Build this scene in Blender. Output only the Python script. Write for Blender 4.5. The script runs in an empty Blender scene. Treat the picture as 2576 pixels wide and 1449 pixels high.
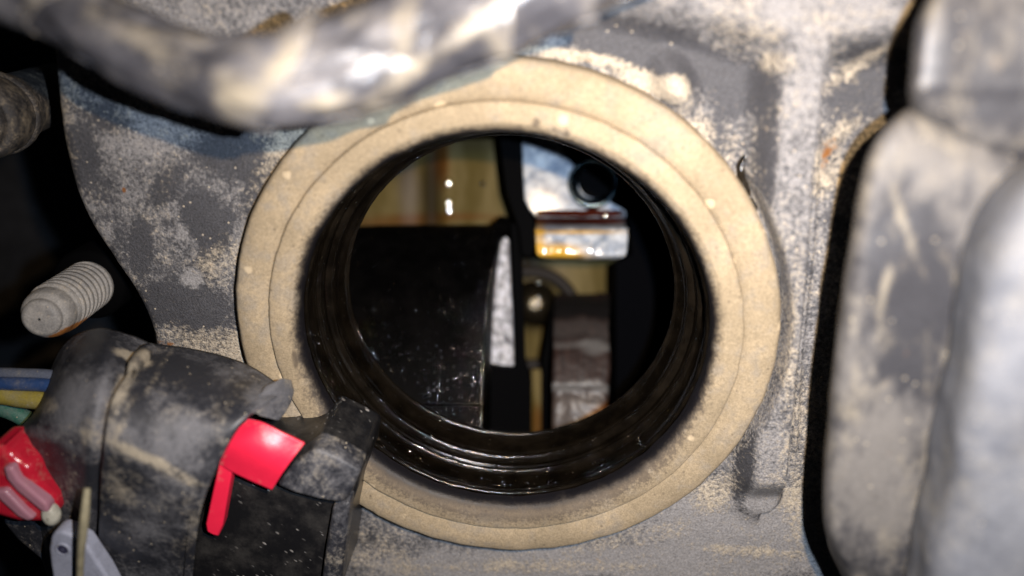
import bpy, bmesh, math, random
import numpy as np
from mathutils import Vector, Matrix, noise as mnoise

random.seed(7)
rng = np.random.default_rng(7)
scene = bpy.context.scene
COL = scene.collection

# ------------------------------------------------------------------ camera, lamps, exposure
D = 13.3                       # lens height over the plane z = 0 (1 unit is about 7 mm)
scene.unit_settings.system = 'METRIC'
scene.unit_settings.scale_length = 0.007
WU = 16.0                      # width of the picture on the plane z = 0
FOC = 14.25                    # focus distance
cam_d = bpy.data.cameras.new('camera')
cam = bpy.data.objects.new('camera', cam_d); COL.objects.link(cam)
cam.location = (0, 0, D)
cam_d.sensor_width = 36.0
cam_d.lens = 36.0 * D / WU
cam_d.clip_start = 0.05
cam_d.clip_end = 500
cam_d.dof.use_dof = True
cam_d.dof.focus_distance = FOC
cam_d.dof.aperture_fstop = cam_d.lens * 0.001 / 0.40
scene.camera = cam

world = bpy.data.worlds.new('World'); scene.world = world
world.use_nodes = True
world.node_tree.nodes['Background'].inputs[0].default_value = (0.5, 0.6, 0.8, 1)
world.node_tree.nodes['Background'].inputs[1].default_value = 0.006

# the two dies of the phone's flash: warm one above the cool one
def flash(name, loc, col, watts, target=(2.4, 1.4, 0)):
    l = bpy.data.lights.new(name, 'AREA'); l.shape = 'DISK'; l.size = 0.20; l.spread = math.radians(112)
    l.energy = watts; l.color = col
    o = bpy.data.objects.new(name, l); COL.objects.link(o); o.location = loc
    d = Vector(target) - Vector(loc)
    o.rotation_euler = d.to_track_quat('-Z', 'Y').to_euler()
flash('flash_warm', (1.3, 0.95, 13.25), (1.0, 0.68, 0.34), 1380)
flash('flash_cool', (1.3, 0.20, 13.25), (0.62, 0.78, 1.0), 1660)

scene.view_settings.view_transform = 'Standard'
scene.view_settings.look = 'None'
scene.view_settings.exposure = 0.18
scene.view_settings.gamma = 1.0
scene.cycles.use_denoising = True
scene.cycles.max_bounces = 6
scene.cycles.sample_clamp_indirect = 4.0

# ------------------------------------------------------------------ frames and pixel helpers
CAM = np.array([0, 0, D])
PXW = 2576.0
def ray(px, py):
    return np.array([(px - 1288.0) / PXW * WU, (724.5 - py) / PXW * WU, -D])
def P(px, py, z):                                    # point on that sight line at height z
    r = ray(px, py); return CAM + r * ((D - z) / D)
ENG = Matrix.Translation((-0.15, -0.79, 0)) @ Matrix.Rotation(math.radians(24), 4, 'X') @ Matrix.Rotation(math.radians(-4), 4, 'Y')
ENGi = ENG.inverted()
EM = np.array(ENG); EMi = np.array(ENGi)
EO = EM[:3, 3]; EN = EM[:3, 2]
def Q(px, py, h):                                    # point on that sight line at height h over the engine's top plane
    r = ray(px, py)
    t = (np.dot(EO, EN) + h - np.dot(CAM, EN)) / np.dot(r, EN)
    return CAM + r * t
def tolocal(p):
    p = np.asarray(p, float); return p @ EMi[:3, :3].T + EMi[:3, 3]
def toworld(p):
    p = np.asarray(p, float); return p @ EM[:3, :3].T + EM[:3, 3]
def topx(w):                                         # world points -> where they lie in the photograph
    w = np.asarray(w, float)
    s = D / (D - w[:, 2])
    return np.stack([w[:, 0] * s * PXW / WU + 1288, 724.5 - w[:, 1] * s * PXW / WU], 1)

# ------------------------------------------------------------------ object helpers
def tag(o, label=None, cat=None, group=None, kind=None):
    if label: o['label'] = label
    if cat: o['category'] = cat
    if group: o['group'] = group
    if kind: o['kind'] = kind
    return o
def thing(name, loc, label, cat, group=None, matrix=None):
    o = bpy.data.objects.new(name, None); COL.objects.link(o)
    o.empty_display_size = 0.2
    if matrix is not None: o.matrix_world = matrix
    else: o.location = loc
    o['_m'] = 1; del o['_m']
    MW[o.name] = Matrix(matrix) if matrix is not None else Matrix.Translation(loc)
    return tag(o, label, cat, group)
MW = {}
def mesh(name, V, F, mat, parent=None, smooth=True, sharp=None, attrs=None, loc=None):
    V = np.asarray(V, float)
    if parent is not None: M = MW[parent.name]
    else:
        if loc is None: loc = V.mean(0)
        M = Matrix.Translation(loc)
    Mi = np.array(M.inverted())
    L = V @ Mi[:3, :3].T + Mi[:3, 3]
    me = bpy.data.meshes.new(name)
    if isinstance(F, np.ndarray) and F.shape[1] == 4:
        me.vertices.add(len(L)); me.vertices.foreach_set('co', L.astype(np.float32).ravel())
        n = len(F)
        me.loops.add(n * 4); me.loops.foreach_set('vertex_index', F.astype(np.int32).ravel())
        me.polygons.add(n); me.polygons.foreach_set('loop_start', np.arange(0, n * 4, 4, dtype=np.int32))
        me.update(calc_edges=True); me.validate()
    else:
        me.from_pydata([tuple(v) for v in L], [], [tuple(int(i) for i in f) for f in F])
    if smooth: me.shade_smooth()
    if sharp is not None: me.set_sharp_from_angle(angle=math.radians(sharp))
    if attrs:
        for k, a in attrs.items():
            at = me.attributes.new(k, 'FLOAT', 'POINT'); at.data.foreach_set('value', np.asarray(a, np.float32))
    me.materials.append(mat)
    o = bpy.data.objects.new(name, me); COL.objects.link(o)
    if parent is not None:
        o.parent = parent
        MW[o.name] = M
    else:
        o.location = loc
        MW[o.name] = M
    return o
def gridfaces(nu, nv, closeu=False, closev=False):   # index = i * nv + j
    i = np.arange(nu if closeu else nu - 1); j = np.arange(nv if closev else nv - 1)
    I, J = np.meshgrid(i, j, indexing='ij')
    I2 = (I + 1) % nu; J2 = (J + 1) % nv
    return np.stack([I * nv + J, I2 * nv + J, I2 * nv + J2, I * nv + J2], -1).reshape(-1, 4)
def bevel(o, w, seg=3, ang=35):
    m = o.modifiers.new('bevel', 'BEVEL'); m.width = w; m.segments = seg; m.limit_method = 'ANGLE'; m.angle_limit = math.radians(ang)
    m.harden_normals = False
    return o
def solid(o, t, off=-1):
    m = o.modifiers.new('solid', 'SOLIDIFY'); m.thickness = t; m.offset = off; return o
def prism(name, pts, back, mat, parent=None, bev=0.04, seg=3, attrs=None, sharp=None, loc=None):
    pts = np.asarray(pts, float); n = len(pts)
    c = pts.mean(0)
    nn = np.zeros(3)
    for i in range(n): nn += np.cross(pts[i] - c, pts[(i + 1) % n] - c)
    b = pts + np.asarray(back, float)
    V = np.vstack([pts, b])
    f = list(range(n)); g = list(range(2 * n - 1, n - 1, -1))
    sides = [((i + 1) % n, i, n + i, n + (i + 1) % n) for i in range(n)]
    F = [f, g] + sides
    if np.dot(nn, np.asarray(back, float)) > 0: F = [list(reversed(x)) for x in F]
    o = mesh(name, V, F, mat, parent, smooth=True, sharp=sharp or 40, attrs=attrs, loc=loc)
    if bev: bevel(o, bev, seg)
    return o
def crspline(Pn, n):                                 # Catmull-Rom along axis 0
    Pn = np.asarray(Pn, float); m = len(Pn)
    ext = np.concatenate([[2 * Pn[0] - Pn[1]], Pn, [2 * Pn[-1] - Pn[-2]]])
    t = np.linspace(0, m - 1, n); i = np.minimum(t.astype(int), m - 2); f = t - i
    f = f.reshape((-1,) + (1,) * (Pn.ndim - 1))
    p0, p1, p2, p3 = ext[i], ext[i + 1], ext[i + 2], ext[i + 3]
    return 0.5 * (2 * p1 + (p2 - p0) * f + (2 * p0 - 5 * p1 + 4 * p2 - p3) * f ** 2 + (3 * p1 - p0 - 3 * p2 + p3) * f ** 3)
def fbm(p, s, o=4):
    return mnoise.fractal(Vector(p) * s, 1.0, 2.0, o)
def netpts(net, nu, nv):
    a = crspline(net, nu)
    return np.swapaxes(crspline(np.swapaxes(a, 0, 1), nv), 0, 1)
def netsurf(name, net, nu, nv, mat, parent=None, thick=0.12, attr=None, wob=0.0, wobs=1.0, off=-1, loc=None):
    G = netpts(net, nu, nv)
    V = G.reshape(-1, 3)
    if wob:
        du = np.gradient(G, axis=0); dv = np.gradient(G, axis=1)
        N = np.cross(du, dv); N /= np.linalg.norm(N, axis=2, keepdims=True) + 1e-9
        w = np.array([fbm(p, wobs) for p in V]) * wob
        V = V + N.reshape(-1, 3) * w[:, None]
    F = gridfaces(nu, nv)
    c = G[nu // 2, nv // 2]; nrm = np.cross(G[nu // 2 + 1, nv // 2] - c, G[nu // 2, nv // 2 + 1] - c)
    if np.dot(nrm, CAM - c) < 0: F = F[:, ::-1].copy()
    at = attr(V) if attr else None
    o = mesh(name, V, F, mat, parent, attrs=at, loc=loc)
    if thick: solid(o, thick, off)
    return o
def lathe_local(prof, segs=200, axis=None, base=None, a0=0, a1=2 * math.pi):
    """profile (r, h) turned round an axis; returns verts, faces (faces outward for a profile running up the outside)"""
    prof = np.asarray(prof, float)
    full = abs(a1 - a0 - 2 * math.pi) < 1e-6
    A = np.linspace(a0, a1, segs, endpoint=not full)
    r = prof[:, 0][:, None]; h = prof[:, 1][:, None]
    V = np.stack([r * np.cos(A), r * np.sin(A), h + 0 * A], -1)
    F = gridfaces(len(prof), segs, False, full)
    return V.reshape(-1, 3), F[:, ::-1].copy()
def axisframe(base, direction):
    z = Vector(direction).normalized()
    x = Vector((1, 0, 0)) if abs(z.x) < .9 else Vector((0, 1, 0))
    x = (x - z * x.dot(z)).normalized(); y = z.cross(x)
    M = Matrix((x, y, z)).transposed().to_4x4(); M.translation = Vector(base); return M
def xf(V, M):
    M = np.array(M); return np.asarray(V) @ M[:3, :3].T + M[:3, 3]
def tube(path, rad, segs=20, nper=8, caps=True):
    C = crspline(path, (len(path) - 1) * nper + 1)
    R = crspline(np.asarray(rad, float).reshape(-1, 1), len(C))[:, 0] if np.ndim(rad) else np.full(len(C), rad)
    T = np.gradient(C, axis=0); T /= np.linalg.norm(T, axis=1, keepdims=True)
    up = np.array([0.13, 0.21, 1.0])
    X = np.cross(T, up); X /= np.linalg.norm(X, axis=1, keepdims=True)
    Y = np.cross(X, T)
    A = np.linspace(0, 2 * math.pi, segs, endpoint=False)
    V = C[:, None] + R[:, None, None] * (np.cos(A)[None, :, None] * X[:, None] + np.sin(A)[None, :, None] * Y[:, None])
    F = [tuple(f) for f in gridfaces(len(C), segs, False, True)]
    V = V.reshape(-1, 3)
    if caps:
        n = len(C)
        F.append(tuple(range(segs))); F.append(tuple(reversed(range((n - 1) * segs, n * segs))))
    return V, F, (C, T, X, Y, R)

# ------------------------------------------------------------------ paint: where dirt of each sort has settled
def blobs(V, lst, soft=0.55):
    """lst of (px, py, rx, ry, turn in degrees, amount): soft patches of dirt at these spots"""
    p = topx(V); out = np.zeros(len(V))
    for (x, y, rx, ry, a, v) in lst:
        c, s = math.cos(math.radians(a)), math.sin(math.radians(a))
        dx, dy = p[:, 0] - x, p[:, 1] - y
        u = (dx * c + dy * s) / rx; w = (-dx * s + dy * c) / ry
        d = np.sqrt(u * u + w * w)
        t = np.clip((1 + soft - d) / (2 * soft), 0, 1); t = t * t * (3 - 2 * t)
        out += v * t
    return out

# ------------------------------------------------------------------ materials
def nt(name):
    m = bpy.data.materials.new(name); m.use_nodes = True
    t = m.node_tree; b = t.nodes['Principled BSDF']
    return m, t, b
class NB:
    def __init__(s, t): s.t = t; s.co = t.nodes.new('ShaderNodeTexCoord').outputs['Object']
    def n(s, typ, **k):
        x = s.t.nodes.new(typ)
        for a, v in k.items(): setattr(x, a, v)
        return x
    def link(s, a, b): s.t.links.new(a, b)
    def val(s, inp, v):
        if isinstance(v, (int, float)): inp.default_value = v
        elif isinstance(v, tuple): inp.default_value = (v + (1,)) if len(v) == 3 and inp.type == 'RGBA' else v
        else: s.link(v, inp)
    def math(s, op, a, b=0.0, c=None, clamp=False):
        x = s.n('ShaderNodeMath', operation=op, use_clamp=clamp); s.val(x.inputs[0], a); s.val(x.inputs[1], b)
        if c is not None: s.val(x.inputs[2], c)
        return x.outputs[0]
    def noise(s, scale, detail=6, rough=.6, dist=0.0, co=None, seed=0.0):
        x = s.n('ShaderNodeTexNoise'); x.noise_dimensions = '4D'
        x.inputs['Scale'].default_value = scale; x.inputs['Detail'].default_value = detail
        x.inputs['Roughness'].default_value = rough; x.inputs['Distortion'].default_value = dist
        x.inputs['W'].default_value = seed
        s.link(co or s.co, x.inputs['Vector']); return x.outputs['Fac']
    def voro(s, scale, feature='F1', co=None):
        x = s.n('ShaderNodeTexVoronoi', feature=feature); x.inputs['Scale'].default_value = scale
        s.link(co or s.co, x.inputs['Vector']); return x
    def ss(s, v, a, b):
        x = s.n('ShaderNodeMapRange', interpolation_type='SMOOTHSTEP'); s.val(x.inputs['Value'], v)
        x.inputs['From Min'].default_value = a; x.inputs['From Max'].default_value = b
        return x.outputs['Result']
    def mix(s, f, a, b):
        x = s.n('ShaderNodeMix', data_type='RGBA'); s.val(x.inputs[0], f); s.val(x.inputs[6], a); s.val(x.inputs[7], b)
        return x.outputs[2]
    def mixf(s, f, a, b):
        x = s.n('ShaderNodeMix', data_type='FLOAT'); s.val(x.inputs[0], f); s.val(x.inputs[2], a); s.val(x.inputs[3], b)
        return x.outputs[0]
    def attr(s, name):
        x = s.n('ShaderNodeAttribute', attribute_name=name); return x.outputs['Fac']
    def bump(s, h, strength, dist, normal=None):
        x = s.n('ShaderNodeBump'); x.inputs['Strength'].default_value = strength; x.inputs['Distance'].default_value = dist
        s.link(h, x.inputs['Height'])
        if normal is not None: s.link(normal, x.inputs['Normal'])
        return x.outputs['Normal']
    def mapping(s, scale, rot=(0, 0, 0)):
        x = s.n('ShaderNodeMapping'); x.inputs['Scale'].default_value = scale; x.inputs['Rotation'].default_value = rot
        s.link(s.co, x.inputs['Vector']); return x.outputs['Vector']

def dusty(name, base, grey, tan, gb=0.0, tb=0.0, scale=1.0, rough=(.55, .9), bump=.6, bdist=.02, grain=22, amp=(0.7, .5, .35), stretch=None, softness=.22, spec=.4, grainamp=1.0, seed=0.0, ridge=None):
    m, t, b = nt(name); k = NB(t)
    co = k.mapping(*stretch) if stretch else k.co
    A = k.noise(.9 * scale, 5, .6, .3, co, seed); B = k.noise(4.5 * scale, 6, .65, .2, co, seed + 3); Cn = k.noise(grain * scale, 4, .7, 0, co, seed + 5)
    A2 = k.noise(1.3 * scale, 5, .6, .5, co, seed + 11); 
    def mask(attr, bias, a):
        v = k.math('ADD', k.attr(attr), bias)
        v = k.math('MULTIPLY_ADD', k.math('SUBTRACT', a, .5), amp[0] * 2, v)
        v = k.math('MULTIPLY_ADD', k.math('SUBTRACT', B, .5), amp[1] * 2, v)
        v = k.math('MULTIPLY_ADD', k.math('SUBTRACT', Cn, .5), amp[2] * 2, v)
        return k.ss(v, .5 - softness, .5 + softness)
    mg = mask('dust', gb, A); mt = mask('tan', tb, A2)
    c = k.mix(mg, base, grey); c = k.mix(mt, c, tan)
    fine = k.noise(grain * 2.2 * scale, 3, .7, 0, None, seed + 7)
    c2 = k.n('ShaderNodeHueSaturation'); k.val(c2.inputs['Value'], k.math('MULTIPLY_ADD', k.math('SUBTRACT', fine, .5), 2.6 * grainamp, 1.0)); k.link(c, c2.inputs['Color'])
    c = c2.outputs['Color']
    sp = k.voro(9 * scale); spm = k.math('MULTIPLY', k.math('LESS_THAN', sp.outputs['Distance'], .13), k.math('GREATER_THAN', k.n('ShaderNodeSeparateColor').outputs[0], -1))
    sc = k.n('ShaderNodeSeparateColor'); k.link(sp.outputs['Color'], sc.inputs[0])
    spm = k.math('MULTIPLY', k.math('LESS_THAN', sp.outputs['Distance'], .16), k.math('GREATER_THAN', sc.outputs[0], .86))
    c = k.mix(k.math('MULTIPLY', spm, .75), c, tuple(min(1, x * 1.35) for x in tan))
    ru = k.ss(k.math('MULTIPLY_ADD', k.math('SUBTRACT', Cn, .5), 1.6, k.math('MULTIPLY_ADD', k.math('SUBTRACT', B, .5), 1.8, k.attr('rust'))), .35, .85)
    c = k.mix(ru, c, (.19, .07, .012))
    oi = k.ss(k.math('MULTIPLY_ADD', k.math('SUBTRACT', B, .5), 1.0, k.attr('oil')), .35, .6)
    c = k.mix(oi, c, (.006, .005, .005))
    k.link(c, b.inputs['Base Color'])
    r = k.mixf(k.math('MAXIMUM', mg, mt), rough[0], rough[1]); r = k.mixf(oi, r, .12)
    k.link(r, b.inputs['Roughness']); b.inputs['Specular IOR Level'].default_value = spec
    h = k.math('ADD', k.math('MULTIPLY', Cn, .5), k.math('MULTIPLY', fine, .6)); h = k.math('ADD', h, k.math('MULTIPLY', k.math('ADD', mg, mt), .25))
    h = k.math('ADD', h, k.math('MULTIPLY', spm, .5))
    k.link(k.bump(h, bump, bdist), b.inputs['Normal'])
    return m

def simple(name, col, rough=.5, metal=0.0, bump=0.0, bs=20, bdist=.01, var=.0, vs=3, spec=.5, coat=0.0):
    m, t, b = nt(name); k = NB(t)
    if var:
        f = k.noise(vs, 6, .65); c = k.mix(k.ss(f, .3, .7), tuple(x * (1 - var) for x in col), tuple(min(1, x * (1 + var)) for x in col)); k.link(c, b.inputs['Base Color'])
    else: b.inputs['Base Color'].default_value = col + (1,)
    b.inputs['Roughness'].default_value = rough; b.inputs['Metallic'].default_value = metal; b.inputs['Specular IOR Level'].default_value = spec
    b.inputs['Coat Weight'].default_value = coat
    if bump: k.link(k.bump(k.noise(bs, 5, .65), bump, bdist), b.inputs['Normal'])
    return m

TAN = (.46, .345, .20)
M_cover = dusty('dusty_black_casting', (.047, .047, .052), (.205, .198, .198), (.36, .31, .24), gb=0.0, tb=0.0, scale=1.0, grain=15, amp=(.50, .66, 1.25), bump=.9, bdist=.035, softness=.40, spec=.3)

def neck_mat():
    m, t, b = nt('tan_dust_on_neck'); k = NB(t)
    sx = k.n('ShaderNodeSeparateXYZ'); k.link(k.co, sx.inputs[0])
    r = k.math('SQRT', k.math('ADD', k.math('MULTIPLY', sx.outputs[0], sx.outputs[0]), k.math('MULTIPLY', sx.outputs[1], sx.outputs[1])))
    A = k.noise(.8, 5, .6, .3); B = k.noise(3.5, 6, .65, .3); Cn = k.noise(17, 4, .7); F = k.noise(42, 3, .7)
    c = k.mix(k.ss(A, .35, .7), (.215, .170, .110), (.315, .248, .160))
    c = k.mix(k.math('MULTIPLY', k.ss(k.math('MULTIPLY_ADD', k.math('SUBTRACT', A, .5), .8, B), .44, .70), .75), c, (.20, .172, .135))
    hs = k.n('ShaderNodeHueSaturation'); k.val(hs.inputs['Value'], k.math('ADD', k.math('MULTIPLY_ADD', k.math('SUBTRACT', Cn, .5), .9, 1.0), k.math('MULTIPLY', k.math('SUBTRACT', F, .5), 1.3))); k.link(c, hs.inputs['Color']); c = hs.outputs['Color']
    vd = k.voro(7.0); sd_ = k.n('ShaderNodeSeparateColor'); k.link(vd.outputs['Color'], sd_.inputs[0])
    pit = k.math('MULTIPLY', k.ss(k.math('MULTIPLY_ADD', k.math('SUBTRACT', B, .5), .3, vd.outputs['Distance']), .22, .08), k.math('GREATER_THAN', sd_.outputs[0], .80))
    c = k.mix(k.math('MULTIPLY', pit, .6), c, (.09, .07, .05))
    # pale clods
    vo = k.voro(2.3); sc = k.n('ShaderNodeSeparateColor'); k.link(vo.outputs['Color'], sc.inputs[0])
    wd = k.math('MULTIPLY_ADD', k.math('SUBTRACT', B, .5), .55, vo.outputs['Distance'])
    cl = k.math('MULTIPLY', k.ss(wd, .2, .12), k.math('GREATER_THAN', sc.outputs[0], .72))
    c = k.mix(k.math('MULTIPLY', cl, .6), c, (.50, .40, .265))
    # oily black creeping out of the bore over the inner edge, farther where the neck runs low
    lo = k.math('MULTIPLY', k.ss(sx.outputs[1], 0.3, -3.6), .26)
    rr = k.math('SUBTRACT', r, lo)
    v = k.math('MULTIPLY_ADD', k.math('SUBTRACT', B, .5), .13, r); v = k.math('MULTIPLY_ADD', k.math('SUBTRACT', Cn, .5), .05, v); v = k.math('MULTIPLY_ADD', k.math('SUBTRACT', A, .5), .14, v)
    oil = k.ss(v, 3.385, 3.235)
    v2 = k.math('MULTIPLY_ADD', k.math('SUBTRACT', B, .5), .5, rr); v2 = k.math('MULTIPLY_ADD', k.math('SUBTRACT', Cn, .5), .5, v2)
    c = k.mix(k.math('MULTIPLY', k.ss(v2, 3.40, 3.16), .72), c, (.055, .044, .038))
    c = k.mix(k.math('MULTIPLY', k.ss(k.math('MULTIPLY_ADD', k.math('SUBTRACT', Cn, .5), 1.2, k.math('MULTIPLY_ADD', k.math('SUBTRACT', B, .5), 1.2, k.attr('oil'))), .3, .85), .8), c, (.06, .046, .034))
    c = k.mix(oil, c, (.007, .0065, .008))
    k.link(c, b.inputs['Base Color'])
    k.link(k.mixf(oil, .92, .38), b.inputs['Roughness']); b.inputs['Specular IOR Level'].default_value = .3
    h = k.math('ADD', k.math('MULTIPLY', Cn, .6), k.math('MULTIPLY', F, .5)); h = k.math('ADD', h, k.math('MULTIPLY', cl, .5)); h = k.math('ADD', h, k.math('MULTIPLY', B, .6))
    k.link(k.bump(h, .45, .02), b.inputs['Normal'])
    return m
M_neck = neck_mat()

def oily(name, col=(.006, .005, .004), rough=.16, bump=.35, glint=.80, bs=30, bdist=.012, spec=.3, gscale=13):
    m, t, b = nt(name); k = NB(t)
    f = k.noise(2.2, 5, .6); g = k.noise(bs, 5, .75)
    c = k.mix(k.ss(f, .35, .7), tuple(x * .5 for x in col), tuple(x * 1.7 for x in col)); k.link(c, b.inputs['Base Color'])
    vo = k.voro(gscale); sc = k.n('ShaderNodeSeparateColor'); k.link(vo.outputs['Color'], sc.inputs[0])
    dr = k.math('MULTIPLY', k.ss(vo.outputs['Distance'], .34, .02), k.math('GREATER_THAN', sc.outputs[0], glint))
    wet = k.math('GREATER_THAN', dr, .02)
    k.link(k.mixf(wet, k.math('MULTIPLY_ADD', f, .2, rough - .08), .07), b.inputs['Roughness'])
    k.link(k.mixf(wet, spec, .9), b.inputs['Specular IOR Level'])
    h = k.math('ADD', k.math('MULTIPLY', g, .5), k.math('MULTIPLY', dr, 2.0))
    k.link(k.bump(h, bump, bdist), b.inputs['Normal'])
    return m
M_bore = oily('oily_black_bore', (.0030, .0022, .0014), .13, .4, .82, 12, .014, .25, 11)
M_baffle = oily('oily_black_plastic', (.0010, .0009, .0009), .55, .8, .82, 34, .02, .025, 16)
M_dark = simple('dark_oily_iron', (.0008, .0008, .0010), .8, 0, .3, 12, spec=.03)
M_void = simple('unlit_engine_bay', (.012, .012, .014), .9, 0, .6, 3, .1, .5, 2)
M_edgebead = oily('oily_worn_edge', (.004, .003, .002), .10, .6, .72, 22, .016, .4, 16)

# ------------------------------------------------------------------ engine bay far below
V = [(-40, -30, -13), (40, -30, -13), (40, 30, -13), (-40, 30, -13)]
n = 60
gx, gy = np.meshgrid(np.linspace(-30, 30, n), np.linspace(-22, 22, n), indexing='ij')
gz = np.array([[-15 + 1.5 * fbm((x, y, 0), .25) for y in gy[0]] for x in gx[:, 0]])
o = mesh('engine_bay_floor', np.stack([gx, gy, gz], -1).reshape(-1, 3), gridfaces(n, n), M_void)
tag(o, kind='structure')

# ------------------------------------------------------------------ engine cover (cast plate round the neck)
HC = -0.50
def seg_dist(X, Y, poly):
    d = np.full(X.shape, 1e9); inside = np.zeros(X.shape, bool); n = len(poly)
    for i in range(n):
        ax, ay = poly[i]; bx, by = poly[(i + 1) % n]
        vx, vy = bx - ax, by - ay
        t = np.clip(((X - ax) * vx + (Y - ay) * vy) / (vx * vx + vy * vy + 1e-12), 0, 1)
        d = np.minimum(d, np.hypot(X - ax - t * vx, Y - ay - t * vy))
        cond = ((ay > Y) != (by > Y)) & (X < vx * (Y - ay) / (vy + 1e-12) + ax)
        inside ^= cond
    return np.where(inside, d, -d)
def line_dist(X, Y, pts):
    d = np.full(X.shape, 1e9); tt = np.zeros(X.shape); tot = 0
    side = np.zeros(X.shape)
    for i in range(len(pts) - 1):
        ax, ay = pts[i]; bx, by = pts[i + 1]; vx, vy = bx - ax, by - ay; L = math.hypot(vx, vy)
        t = np.clip(((X - ax) * vx + (Y - ay) * vy) / L ** 2, 0, 1)
        dd = np.hypot(X - ax - t * vx, Y - ay - t * vy)
        u = dd < d; d = np.where(u, dd, d); tt = np.where(u, tot + t * L, tt)
        side = np.where(u, np.sign(vx * (Y - ay) - vy * (X - ax)), side); tot += L
    return d, tt / tot, side
def sst(v, a, b):
    t = np.clip((v - a) / (b - a), 0, 1); return t * t * (3 - 2 * t)
def L2(px, py, h=HC): return tuple(tolocal(Q(px, py, h))[:2])

outline = [(40, -260), (62, 40), (85, 120), (104, 280), (122, 390), (150, 490), (190, 580), (250, 668), (296, 735), (330, 800), (350, 862), (350, 930), (330, 1010), (330, 1120), (420, 1250), (520, 1450), (560, 1800), (3300, 1800), (3300, -260)]
poly = np.array([L2(*p) for p in outline])
pc = crspline(poly[:17], 120); poly = np.vstack([pc, poly[17:]])
x0, x1, y0, y1 = -9.2, 9.2, -6.6, 8.2
nx, ny = 640, 520
X, Y = np.meshgrid(np.linspace(x0, x1, nx), np.linspace(y0, y1, ny), indexing='ij')
sd = seg_dist(X, Y, poly)
R = np.hypot(X, Y)
# slow unevenness of the casting
lf = np.zeros((nx // 4 + 2, ny // 4 + 2))
for i in range(lf.shape[0]):
    for j in range(lf.shape[1]):
        lf[i, j] = mnoise.fractal(Vector((i * .115, j * .115, 3.3)) * .9, 1.0, 2.0, 4)
ii = np.arange(nx) / 4; jj = np.arange(ny) / 4
i0 = ii.astype(int); j0 = jj.astype(int); fi = (ii - i0)[:, None]; fj = (jj - j0)[None]
LF = lf[i0][:, j0] * (1 - fi) * (1 - fj) + lf[i0 + 1][:, j0] * fi * (1 - fj) + lf[i0][:, j0 + 1] * (1 - fi) * fj + lf[i0 + 1][:, j0 + 1] * fi * fj
H = HC + LF * .035
# raised rib
rib, rt, rs = line_dist(X, Y, [L2(2026, 120, -.1), L2(2012, 180, -.1), L2(1990, 420, -.1), L2(1965, 800, -.1), L2(1940, 1080, -.1), L2(1925, 1285, -.1)])
rw = .40
X_l = rs < 0
fall = np.where(X_l, 1 - sst(rib, rw * .35, rw * 1.75), 1 - sst(rib, rw * .62, rw * .98))
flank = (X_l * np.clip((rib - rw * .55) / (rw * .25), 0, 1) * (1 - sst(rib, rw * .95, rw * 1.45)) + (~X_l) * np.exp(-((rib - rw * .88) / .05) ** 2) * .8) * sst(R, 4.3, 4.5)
H = H + .62 * fall * sst(R, 4.30, 4.42) * (1 - .75 * sst(rt, .90, 1.0))
# thin casting flash beside the rib
fl, ft, _ = line_dist(X, Y, [L2(2056, 330), L2(2040, 620), L2(2010, 900), L2(1998, 1130)])
H = H + .07 * np.exp(-(fl / .045) ** 2)
# step up at the far side of the cover
st, _, ss_ = line_dist(X, Y, [L2(900, -140), L2(1500, 0), L2(1780, 70), L2(2000, 135), L2(2200, 105), L2(2420, 10), L2(2900, -160)])
sdist = st * np.where(ss_ > 0, 1, -1)
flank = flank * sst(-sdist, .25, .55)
H = np.maximum(H, HC + LF * .035 + .62 * sst(sdist, -.40, .35))
# small boss on the far right of the neck
bx, by = L2(1700, 215, -.3)
bd = np.hypot((X - bx) * .8 + (Y - by) * .5, ((Y - by) * .8 - (X - bx) * .5) * .6)
H = H + .30 * (1 - sst(bd, .05, .36))
# rolled left edge and the side wall
e = np.clip(sd, -2, 2)
H = H - .55 * (1 - sst(e, -.02, .50)) ** 2
H = np.where(sd < .0, H - np.minimum(-sd * 14, 3.2), H)
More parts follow.
